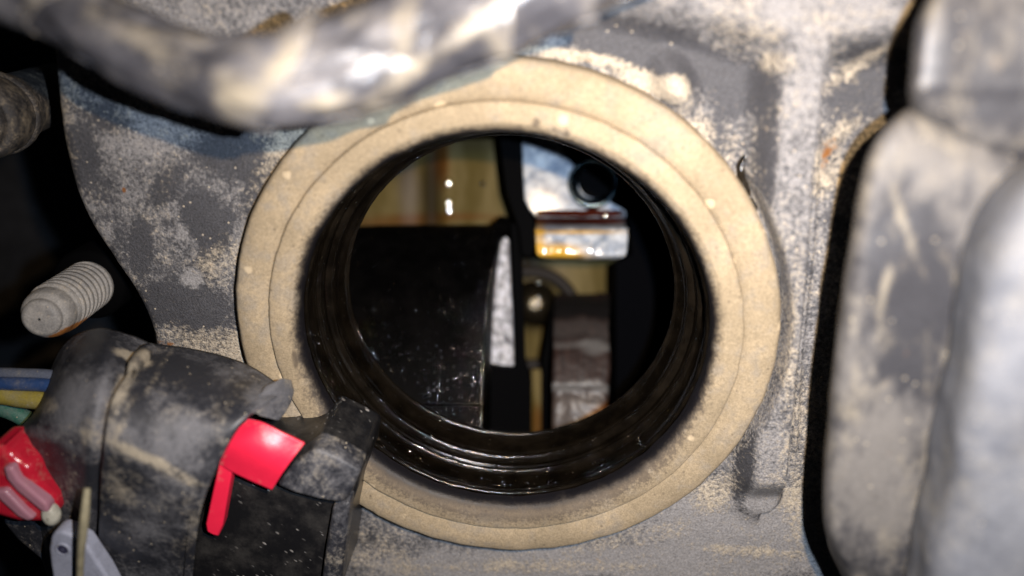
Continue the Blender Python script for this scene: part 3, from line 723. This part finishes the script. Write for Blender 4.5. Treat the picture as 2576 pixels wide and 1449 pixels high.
# ------------------------------------------------------------------ taped cable harness across the top
M_tape = dusty('dusty_vinyl_tape', (.036, .036, .042), (.115, .113, .122), (.25, .22, .168), gb=.45, tb=.05, scale=1.0, grain=8, amp=(1.0, .45, .1), bump=.3, bdist=.03, rough=(.30, .5), spec=.5, grainamp=.25, softness=.4)
path = [Q(-420, -260, 1.4), Q(-120, -120, 2.0), Q(60, -40, 2.3), Q(210, 42, 2.5), Q(380, 132, 2.7), Q(540, 188, 2.8), Q(690, 205, 2.9), Q(850, 172, 2.7), Q(1010, 108, 2.5), Q(1170, 33, 2.4), Q(1330, -50, 2.3), Q(1500, -140, 2.2), Q(1800, -270, 2.0)]
rad = [.42, .40, .38, .35, .335, .35, .40, .46, .50, .53, .55, .58, .60]
har = thing('cable_harness', tuple(path[6]), 'thick cable harness wound in dusty grey tape, sagging in front of the cover', 'cable harness')
NP = 481
C = crspline(path, NP); Rr = crspline(np.array(rad).reshape(-1, 1), NP)[:, 0]
T = np.gradient(C, axis=0); T /= np.linalg.norm(T, axis=1, keepdims=True)
up = np.array([0, 0, 1.0]); Xf = np.cross(T, up); Xf /= np.linalg.norm(Xf, axis=1, keepdims=True); Yf = np.cross(Xf, T)
# Xf points to the low (towards the neck) side, Yf to the lens
def tape_turn(sa, sb, r0, r1, slant, seed):
    nu, nv = 70, 96
    A = np.linspace(0, 2 * math.pi, nv)
    U = np.linspace(0, 1, nu)
    G = np.zeros((nu, nv, 3))
    for j, a in enumerate(A):
        sh = slant * math.cos(a)
        s = np.clip(sa + (sb - sa) * U + sh, 0, NP - 1.001)
        i = s.astype(int); f = (s - i)[:, None]
        c = C[i] * (1 - f) + C[i + 1] * f; x = Xf[i]; y = Yf[i]
        r = np.interp(s, np.arange(NP), Rr) * (r0 + (r1 - r0) * U)
        edge = sst(U, .86, .97)
        for q in range(nu):
            p = c[q] + x[q] * math.cos(a) * r[q] + y[q] * math.sin(a) * r[q]
            w = mnoise.fractal(Vector((s[q] * .012 + seed, math.cos(a) * 1.1, math.sin(a) * 1.1)), 1., 2., 4) * .085
            fold = abs(math.sin(s[q] * .055 + a * 1.3 + seed * 3 + w * 9)) * .045
            G[q, j] = p + (x[q] * math.cos(a) + y[q] * math.sin(a)) * (w + fold + .015 * edge[q])
    V = G.reshape(-1, 3)
    p = topx(V)
    e = np.repeat(sst(U, .72, .95), nv)
    tan = .30 * e + blobs(V, [(450, 150, 140, 30, 25, .25), (520, 110, 120, 20, 10, .35), (720, 150, 90, 22, -50, .45), (330, 60, 130, 60, 20, .3), (1060, 160, 220, 26, -36, .5), (810, 250, 60, 18, -10, .5), (600, 250, 60, 40, 0, .2)], .7)
    dst = -.06 * np.ones(len(V)) + .2 * e + blobs(V, [(900, 100, 200, 60, -25, .25), (700, 220, 80, 60, 0, .3), (300, 180, 160, 30, 30, -.2), (1250, 60, 200, 90, -30, -.1)], .7)
    o = mesh('tape_turn', V, gridfaces(nu, nv)[:, ::-1].copy(), M_tape, har, attrs=dict(tan=tan, dust=dst))
    solid(o, .03)
    return o
edges = [-20, 48, 110, 252, 332, 392, 440, 510]
for k_ in range(len(edges) - 1):
    tape_turn(edges[k_] - 14, edges[k_ + 1] + 6, .92, [1.07, 1.07, 1.20, 1.09, 1.12, 1.08, 1.08][k_], [-14, -14, -24, -26, -24, -20, -20][k_], (k_ - 1) * 1.7)
Vc, Fc, _ = tube(path, [r * .9 for r in rad], 24, 6)
mesh('wire_core', Vc, Fc, simple('black_loom', (.01, .01, .011), .6), har)

# ------------------------------------------------------------------ moulded duct and hose at the right
M_duct = dusty('dusty_black_moulding', (.030, .030, .034), (.105, .098, .092), (.18, .158, .122), gb=.42, tb=.10, scale=.8, grain=9, amp=(1.15, .7, .12), bump=.25, bdist=.03, rough=(.45, .8), spec=.4, grainamp=.3, softness=.42, stretch=((1.6, .8, 1), (0, 0, .25)))
duct = thing('moulded_duct', tuple(Q(2400, 800, 2.5)), 'tall moulded black plastic duct smeared with tan dust, along the right of the cover', 'duct')
def dattr(V):
    return dict(dust=blobs(V, [(2460, 190, 110, 110, 0, -.75), (2245, 560, 34, 150, 8, -.45), (2350, 600, 50, 130, -25, -.5), (2300, 840, 80, 170, 5, -.7), (2190, 820, 22, 120, 4, -.2), (2400, 300, 80, 24, 35, .2), (2230, 1150, 70, 240, 4, .35), (2330, 460, 120, 24, -30, .25), (2310, 1350, 60, 60, 0, .2), (2360, 100, 24, 90, 0, .2)], .8),
                tan=blobs(V, [(2180, 480, 24, 130, 12, .3), (2290, 600, 14, 110, -20, .5), (2400, 700, 16, 90, -30, .35), (2150, 900, 22, 200, 4, .25), (2330, 330, 90, 26, 38, .35), (2340, 60, 20, 60, 10, .3), (2230, 700, 10, 120, 10, .4)], .8))
rowsd = []
for (yp, xe, h) in [(-120, 2380, 2.10), (-30, 2352, 2.20), (30, 2322, 2.30), (90, 2303, 2.35), (180, 2293, 2.40), (235, 2287, 2.40)]:
    xx = xe
    rowsd.append([Q(xx + 30, yp, 0.2), Q(xx + 6, yp, 1.3), Q(xx, yp, h - .35), Q(xx + 13, yp, h - .04), Q(xx + 50, yp + 4, h + .06), Q(xx + 160, yp + 8, h + .08), Q(2660, yp + 10, h + .15)])
netsurf('upper_chamber', np.array(rowsd + [[Q(2340, 300, .1), Q(2310, 300, 1.1), Q(2304, 300, 1.7), Q(2330, 310, 2.05), Q(2390, 330, 2.2), Q(2470, 370, 2.3), Q(2660, 420, 2.4)], [Q(2380, 380, 0), Q(2370, 380, .7), Q(2370, 380, .9), Q(2390, 390, 1.0), Q(2440, 410, 1.1), Q(2510, 450, 1.2), Q(2660, 500, 1.3)]]), 90, 80, M_duct, duct, .15, attr=dattr, wob=.03, wobs=.9)
rowsd = []
for (yp, xe, h) in [(262, 2300, 1.95), (285, 2262, 2.20), (330, 2215, 2.35), (400, 2178, 2.40), (500, 2156, 2.40), (650, 2134, 2.40), (850, 2106, 2.40), (1050, 2082, 2.40), (1250, 2066, 2.40), (1360, 2078, 2.40), (1450, 2118, 2.30), (1560, 2170, 2.20)]:
    rowsd.append([Q(xe + 40, yp + 10, 0.2), Q(xe + 6, yp + 4, 1.3), Q(xe, yp, h - .35), Q(xe + 14, yp + 6, h - .05), Q(xe + 60, yp + 26, h + .08), Q(xe + 200, yp + 80, h + .14), Q(2700, yp + 160, h + .2)])
netsurf('lower_chamber', np.array(rowsd), 130, 90, M_duct, duct, .15, attr=dattr, wob=.035, wobs=.8)
M_hose = dusty('dusty_grey_hose', (.085, .09, .105), (.150, .156, .172), (.205, .192, .168), gb=.52, tb=.22, scale=.8, grain=8, amp=(.8, .5, .1), bump=.2, bdist=.03, rough=(.5, .8), spec=.35, grainamp=.25, softness=.45, seed=4)
rowsh = []
for (yp, xe) in [(330, 2660), (400, 2590), (450, 2520), (520, 2462), (620, 2424), (760, 2396), (900, 2374), (1050, 2346), (1200, 2318), (1350, 2290), (1500, 2268), (1600, 2260)]:
    rowsh.append([Q(xe + 40, yp + 20, 2.0), Q(xe + 4, yp + 8, 2.45), Q(xe, yp, 2.6), Q(xe + 26, yp + 4, 2.95), Q(xe + 85, yp + 20, 3.5), Q(xe + 200, yp + 40, 3.75), Q(xe + 430, yp + 60, 3.8)])
o = netsurf('breather_hose', np.array(rowsh), 120, 80, M_hose, None, .15, wob=.05, wobs=.8, loc=Q(2480, 1000, 4.5))
tag(o, 'pale grey dusty hose bulging into the lower right corner, in front of the duct', 'hose')

# ------------------------------------------------------------------ connector, bottom left
M_conn = dusty('dusty_connector_plastic', (.018, .019, .024), (.115, .115, .125), (.30, .262, .20), gb=.30, tb=.04, scale=1.0, grain=15, amp=(.9, .62, .5), bump=.25, bdist=.015, rough=(.42, .75), spec=.45, grainamp=.6, softness=.38)
def red_mat(name, col, rough, amt):
    m, t, b = nt(name); k = NB(t)
    f = k.noise(3.5, 6, .65); g = k.noise(20, 4, .7)
    v = k.math('MULTIPLY_ADD', k.math('SUBTRACT', f, .5), 1.6, k.math('ADD', k.attr('dust'), amt)); v = k.math('MULTIPLY_ADD', k.math('SUBTRACT', g, .5), .9, v)
    d = k.math('MULTIPLY', k.ss(v, .3, .75), .6)
    k.link(k.mix(d, k.mix(f, tuple(x * .85 for x in col), tuple(min(1, x * 1.1) for x in col)), (.36, .22, .17)), b.inputs['Base Color'])
    k.link(k.mixf(d, rough, .75), b.inputs['Roughness']); k.link(k.bump(k.math('ADD', f, k.math('MULTIPLY', g, .5)), .25, .02), b.inputs['Normal'])
    return m
M_red = red_mat('red_plastic', (.74, .018, .058), .36, .08)
M_latch = None
def latch_mat():
    m, t, b = nt('scuffed_black_plastic'); k = NB(t)
    co = k.mapping((1, 1, 1), (0, 0, .7)); mp = k.n('ShaderNodeMapping'); mp.inputs['Scale'].default_value = (4, 9, 4); k.link(co, mp.inputs['Vector'])
    vo = k.voro(1.3, co=mp.outputs['Vector']); sc = k.n('ShaderNodeSeparateColor'); k.link(vo.outputs['Color'], sc.inputs[0])
    w = k.noise(7, 4, .6)
    sp = k.math('MULTIPLY', k.ss(k.math('MULTIPLY_ADD', k.math('SUBTRACT', w, .5), .5, vo.outputs['Distance']), .26, .10), k.math('GREATER_THAN', sc.outputs[0], .35))
    sp = k.math('MULTIPLY', sp, k.ss(k.noise(2.2, 3, .6, .6), .42, .62)); sp = k.math('MULTIPLY', sp, k.math('MULTIPLY_ADD', sc.outputs[1], .9, .1))
    c = k.mix(k.math('MULTIPLY', sp, k.attr('tan')), k.mix(k.ss(k.noise(1.4, 6, .7), .42, .75), (.007, .007, .008), (.04, .038, .036)), (.42, .40, .38)); c = k.mix(k.ss(k.math('MULTIPLY_ADD', k.math('SUBTRACT', w, .5), 1.0, k.attr('dust')), .3, .7), c, (.15, .14, .13))
    k.link(c, b.inputs['Base Color']); b.inputs['Roughness'].default_value = .32
    k.link(k.bump(k.math('ADD', sp, w), .4, .02), b.inputs['Normal']); return m
M_latch = latch_mat()
con = thing('wiring_connector', tuple(Q(400, 1150, 1.5)), 'dusty black wiring connector with a red locking tab, overlapping the lower left of the neck', 'connector')
def cattr(V):
    return dict(tan=blobs(V, [(335, 899, 44, 11, 22, 1.0), (300, 985, 20, 60, 25, .5), (120, 1020, 26, 22, 0, .5), (360, 1145, 90, 12, 22, .45), (420, 1180, 100, 14, 25, .55), (260, 1080, 60, 40, 0, .25), (395, 940, 8, 70, 32, .35), (320, 1040, 10, 60, 25, .3), (480, 1350, 30, 50, 0, .3), (620, 1010, 40, 10, 30, .2)], .6),
                dust=blobs(V, [(200, 990, 70, 50, 0, .4), (330, 1110, 160, 34, 18, .4), (470, 1110, 80, 90, 30, .28), (520, 1000, 120, 50, 30, -.1), (470, 930, 110, 40, 25, -.15), (250, 870, 60, 40, 0, -.3), (330, 1250, 120, 60, 0, -.12), (670, 1010, 50, 40, 0, .6), (400, 1330, 70, 60, 0, .15), (120, 1100, 60, 16, 20, .3)], .7))
cap = [[(100, 1000, .3), (84, 1040, .9), (52, 1075, 1.3), (42, 1105, 1.4), (56, 1160, 1.15), (70, 1250, .7)],
       [(158, 868, .2), (160, 935, 1.1), (140, 1020, 1.7), (128, 1112, 1.85), (132, 1250, 1.65), (136, 1500, 1.3)],
       [(243, 826, .1), (245, 890, 1.15), (215, 1000, 1.85), (196, 1127, 2.05), (192, 1270, 1.85), (190, 1500, 1.5)],
       [(330, 842, .1), (292, 910, 1.2), (252, 1006, 1.92), (232, 1136, 2.12), (226, 1280, 1.92), (220, 1500, 1.55)],
       [(400, 874, .0), (340, 945, 1.0), (294, 1022, 1.75), (272, 1155, 1.96), (262, 1290, 1.75), (252, 1500, 1.4)]]
netsurf('rear_cap', np.array([[Q(x, y, h) for (x, y, h) in r] for r in cap]), 60, 70, M_conn, con, .1, attr=cattr, wob=.004, wobs=1.0)
shr = [[(386, 866, .2), (334, 925, 1.32), (282, 1010, 2.03), (258, 1145, 2.28), (250, 1290, 2.08), (240, 1500, 1.7)],
       [(400, 866, .2), (345, 930, 1.36), (292, 1012, 2.08), (270, 1148, 2.34), (262, 1292, 2.12), (252, 1500, 1.75)],
       [(500, 880, .2), (450, 955, 1.38), (400, 1052, 2.1), (366, 1180, 2.36), (350, 1320, 2.1), (335, 1500, 1.7)],
       [(620, 915, .3), (572, 985, 1.4), (508, 1080, 2.05), (445, 1225, 2.32), (424, 1340, 2.1), (405, 1500, 1.75)],
       [(716, 978, .5), (662, 1008, 1.45), (590, 1075, 1.95), (520, 1215, 2.2), (492, 1320, 2.15), (474, 1500, 1.8)],
       [(722, 992, .5), (668, 1016, 1.42), (598, 1082, 1.9), (527, 1222, 2.14), (498, 1325, 2.1), (478, 1500, 1.75)]]
netsurf('shroud', np.array([[Q(x, y, h) for (x, y, h) in r] for r in shr]), 80, 80, M_conn, con, .13, attr=cattr, wob=.004, wobs=1.0)
# rounded nose of the shroud's rim
def poly3(pts, h): return [Q(x, y, h if not hasattr(h, '__len__') else h[i]) for i, (x, y) in enumerate(pts)]
o = prism('rim_corner', poly3([(622, 1028), (650, 998), (690, 978), (716, 982), (724, 1010), (718, 1040), (700, 1062), (654, 1050)], [1.42, 1.44, 1.12, .86, .8, .92, 1.02, 1.30]), -EN * .35, M_conn, con, .04, 3, attrs=None)
RIM = o
# mating half: black block
lb = [(488, 1330), (530, 1230), (575, 1170), (640, 1140), (700, 1140), (775, 1132), (795, 1122), (850, 1148), (910, 1180), (900, 1230), (884, 1275), (868, 1360), (846, 1520), (470, 1520)]
def pattr(n2, lst, dl): return None
blk = prism('mating_half', poly3(lb, 1.02), -EN * 1.6, M_latch, con, .10, 4)
def refine_attr(o, fn):
    me = o.data; n = len(me.vertices); co = np.empty(n * 3, np.float32); me.vertices.foreach_get('co', co)
    W = xf(co.reshape(-1, 3), MW[o.parent.name] if o.parent else MW[o.name])
    for k, a in fn(W).items():
        at = me.attributes.get(k) or me.attributes.new(k, 'FLOAT', 'POINT'); at.data.foreach_set('value', np.asarray(a, np.float32))
refine_attr(RIM, lambda W: dict(dust=np.full(len(W), .55), tan=np.full(len(W), .2)))
refine_attr(blk, lambda W: dict(tan=np.ones(len(W)), dust=np.zeros(len(W))))
# upper shelf of the mating half with its bevelled shoulder
netsh = [[(690, 1225, 1.10), (676, 1290, 1.06), (668, 1400, 1.03), (655, 1520, 1.0)][:1] * 1]
shelf = prism('latch_shelf', poly3([(694, 1222), (738, 1168), (792, 1128), (850, 1150), (908, 1184), (884, 1240), (862, 1268), (800, 1258), (740, 1242)], [1.45, 1.45, 1.42, 1.4, 1.38, 1.4, 1.42, 1.45, 1.46]), -EN * .5, M_conn, con, .07, 4)
refine_attr(shelf, lambda W: dict(tan=np.full(len(W), .10), dust=np.full(len(W), .08)))
o = prism('lit_bevel', poly3([(836, 1275), (880, 1262), (872, 1340), (852, 1520), (800, 1520), (818, 1380)], 1.32), -EN * .4, M_conn, con, .08, 4)  # greyer strip painting the lit bevel along the block's edge
refine_attr(o, lambda W: dict(tan=np.full(len(W), .08), dust=np.full(len(W), .05)))
# red locking tab
tabnet = [[(550, 1168, 1.60), (562, 1115, 1.64), (624, 1052, 1.40)],
          [(580, 1187, 1.64), (608, 1125, 1.70), (660, 1062, 1.48)],
          [(632, 1211, 1.66), (664, 1150, 1.72), (712, 1088, 1.50)],
          [(684, 1234, 1.62), (722, 1175, 1.66), (768, 1115, 1.46)]]
def rattr(V): return dict(dust=blobs(V, [(640, 1070, 60, 14, 25, .35), (750, 1125, 20, 30, 30, .4), (560, 1150, 10, 40, 15, .3), (525, 1330, 20, 20, 0, .35), (660, 1215, 50, 10, 25, .25)], .8))
o = netsurf('locking_tab', np.array([[Q(x, y, h) for (x, y, h) in r] for r in tabnet]), 40, 30, M_red, con, .12, attr=rattr, wob=.006, wobs=2); bevel(o, .025, 2)
o = prism('tab_leg', poly3([(552, 1160), (566, 1163), (583, 1176), (581, 1200), (571, 1255), (560, 1321), (549, 1350), (534, 1346), (520, 1338), (517, 1318), (533, 1245)], 1.585), -EN * .22, M_red, con, .025, 2)
refine_attr(o, rattr)
# lower left clutter on the connector
o = prism('clip_seat', poly3([(36, 1095), (80, 1108), (134, 1128), (132, 1180), (128, 1240), (60, 1300), (10, 1240), (20, 1150)], 1.5), -EN * .8, M_conn, con, .08, 3)
o = prism('lower_flank', poly3([(0, 1310), (60, 1300), (130, 1290), (180, 1330), (190, 1500), (130, 1500), (100, 1410), (40, 1360)], 1.2), -EN * .6, M_conn, con, .08, 3)

red = thing('red_clip', tuple(Q(60, 1225, 2)), 'glossy red plastic clip with a white tip at the lower left edge', 'clip')
M_redg = red_mat('glossy_red_plastic', (.44, .012, .030), .2, .26)
prism('clip_body', poly3([(-40, 1128), (0, 1132), (22, 1136), (42, 1160), (76, 1178), (86, 1210), (132, 1256), (140, 1290), (128, 1314), (104, 1318), (78, 1318), (48, 1318), (0, 1304), (-40, 1300)], 2.0), -EN * .7, M_redg, red, .16, 5)
M_pink = red_mat('pale_highlight_red', (.36, .17, .22), .25, .2)  # pale strips that paint the reflections on the red clip
prism('clip_highlight', poly3([(6, 1176), (28, 1176), (46, 1208), (118, 1270), (122, 1292), (104, 1290), (40, 1236), (14, 1206)], 2.12), -EN * .3, M_pink, red, .05, 4)
prism('clip_highlight', poly3([(-20, 1236), (12, 1234), (60, 1284), (86, 1306), (70, 1314), (44, 1302), (0, 1262)], 2.10), -EN * .3, M_pink, red, .05, 4)
Vw, Fw = lathe_local(smooth_prof([(.13, 0), (.13, .06), (.09, .14), (.01, .17)], 20), 32)
wt = xf(Vw * np.array([1, 1.5, 1]), axisframe(Q(131, 1288, 1.95), EN + np.array([.2, 0, 0])))
mesh('white_tip', wt, Fw, simple('chipped_white_plastic', (.46, .45, .38), .5, 0, .3, 10, .02, .25, 6), red)

M_lever = dusty('pale_lever_plastic', (.30, .32, .40), (.24, .255, .32), (.20, .18, .15), gb=.4, tb=.12, scale=1.2, grain=12, amp=(.6, .5, .2), bump=.2, rough=(.45, .6), grainamp=.25)
lev_pts = [(128, 1350), (136, 1338), (152, 1336), (176, 1345), (212, 1366), (232, 1396), (262, 1440), (300, 1510), (140, 1510), (126, 1420), (122, 1380)]
lev = thing('pale_lever', tuple(Q(190, 1430, 2.2)), 'pale grey plastic lever with a small round hole, at the bottom left edge', 'lever')
prism('arm', poly3(lev_pts, 2.3), -EN * .3, M_lever, lev, .06, 4)
Vw, Fw = lathe_local(smooth_prof([(.12, -.02), (.11, .012), (.085, .014), (.075, -.02)], 12), 32)
mesh('hole_rim', xf(Vw, axisframe(Q(158, 1382, 2.31), EN)), Fw, M_lever, lev)
Vw, Fw = lathe_local([(.085, .004), (.01, .004)], 28)
mesh('hole', xf(Vw, axisframe(Q(158, 1382, 2.31), EN)), Fw, simple('hole_shade', (.02, .02, .05), .8), lev)  # dark disc laid on the arm, painting the shade in its hole

Vs_, Fs_, _ = tube([Q(219, 1228, 2.6), Q(214, 1290, 2.75), Q(208, 1345, 2.8), Q(203, 1400, 2.75), Q(199, 1520, 2.65)], [.045, .06, .06, .05, .045], 12)
o = mesh('straw', Vs_, Fs_, simple('dry_straw', (.24, .215, .14), .8, 0, .4, 20, .02, .25, 5), None)
tag(o, 'dry straw lying upright across the connector and pale lever', 'straw')

for (nm, col, pts, r, lab) in [
    ('wire', (.22, .25, .34), [(-120, 938), (0, 940), (60, 942), (112, 944), (170, 950)], .10, 'grey-blue wire entering the back of the connector, uppermost of the four'),
    ('wire', (.05, .12, .34), [(-120, 965), (0, 965), (60, 966), (106, 968), (170, 975)], .11, 'dark blue wire between the grey-blue and the yellow wire'),
    ('wire', (.62, .50, .10), [(-120, 985), (0, 992), (50, 1000), (98, 1005), (160, 1010)], .16, 'yellow wire entering the back of the connector'),
    ('wire', (.06, .28, .20), [(-120, 1000), (0, 1026), (40, 1040), (70, 1056), (120, 1080)], .14, 'green wire, lowest of the four behind the connector')]:
    V, F, _ = tube([Q(x, y, .5 + (.15 if 'yellow' in lab else 0)) for x, y in pts], r, 16)
    o = mesh(nm, V, F, dusty(nm + '_insulation', tuple(c * .38 for c in col), tuple(c * .26 + .045 for c in col), (.22, .19, .14), gb=.4, tb=.12, scale=1.3, grain=14, amp=(.7, .6, .3), bump=.3, rough=(.4, .7), grainamp=.4), None)
    tag(o, lab, 'wire', 'wires into the connector')
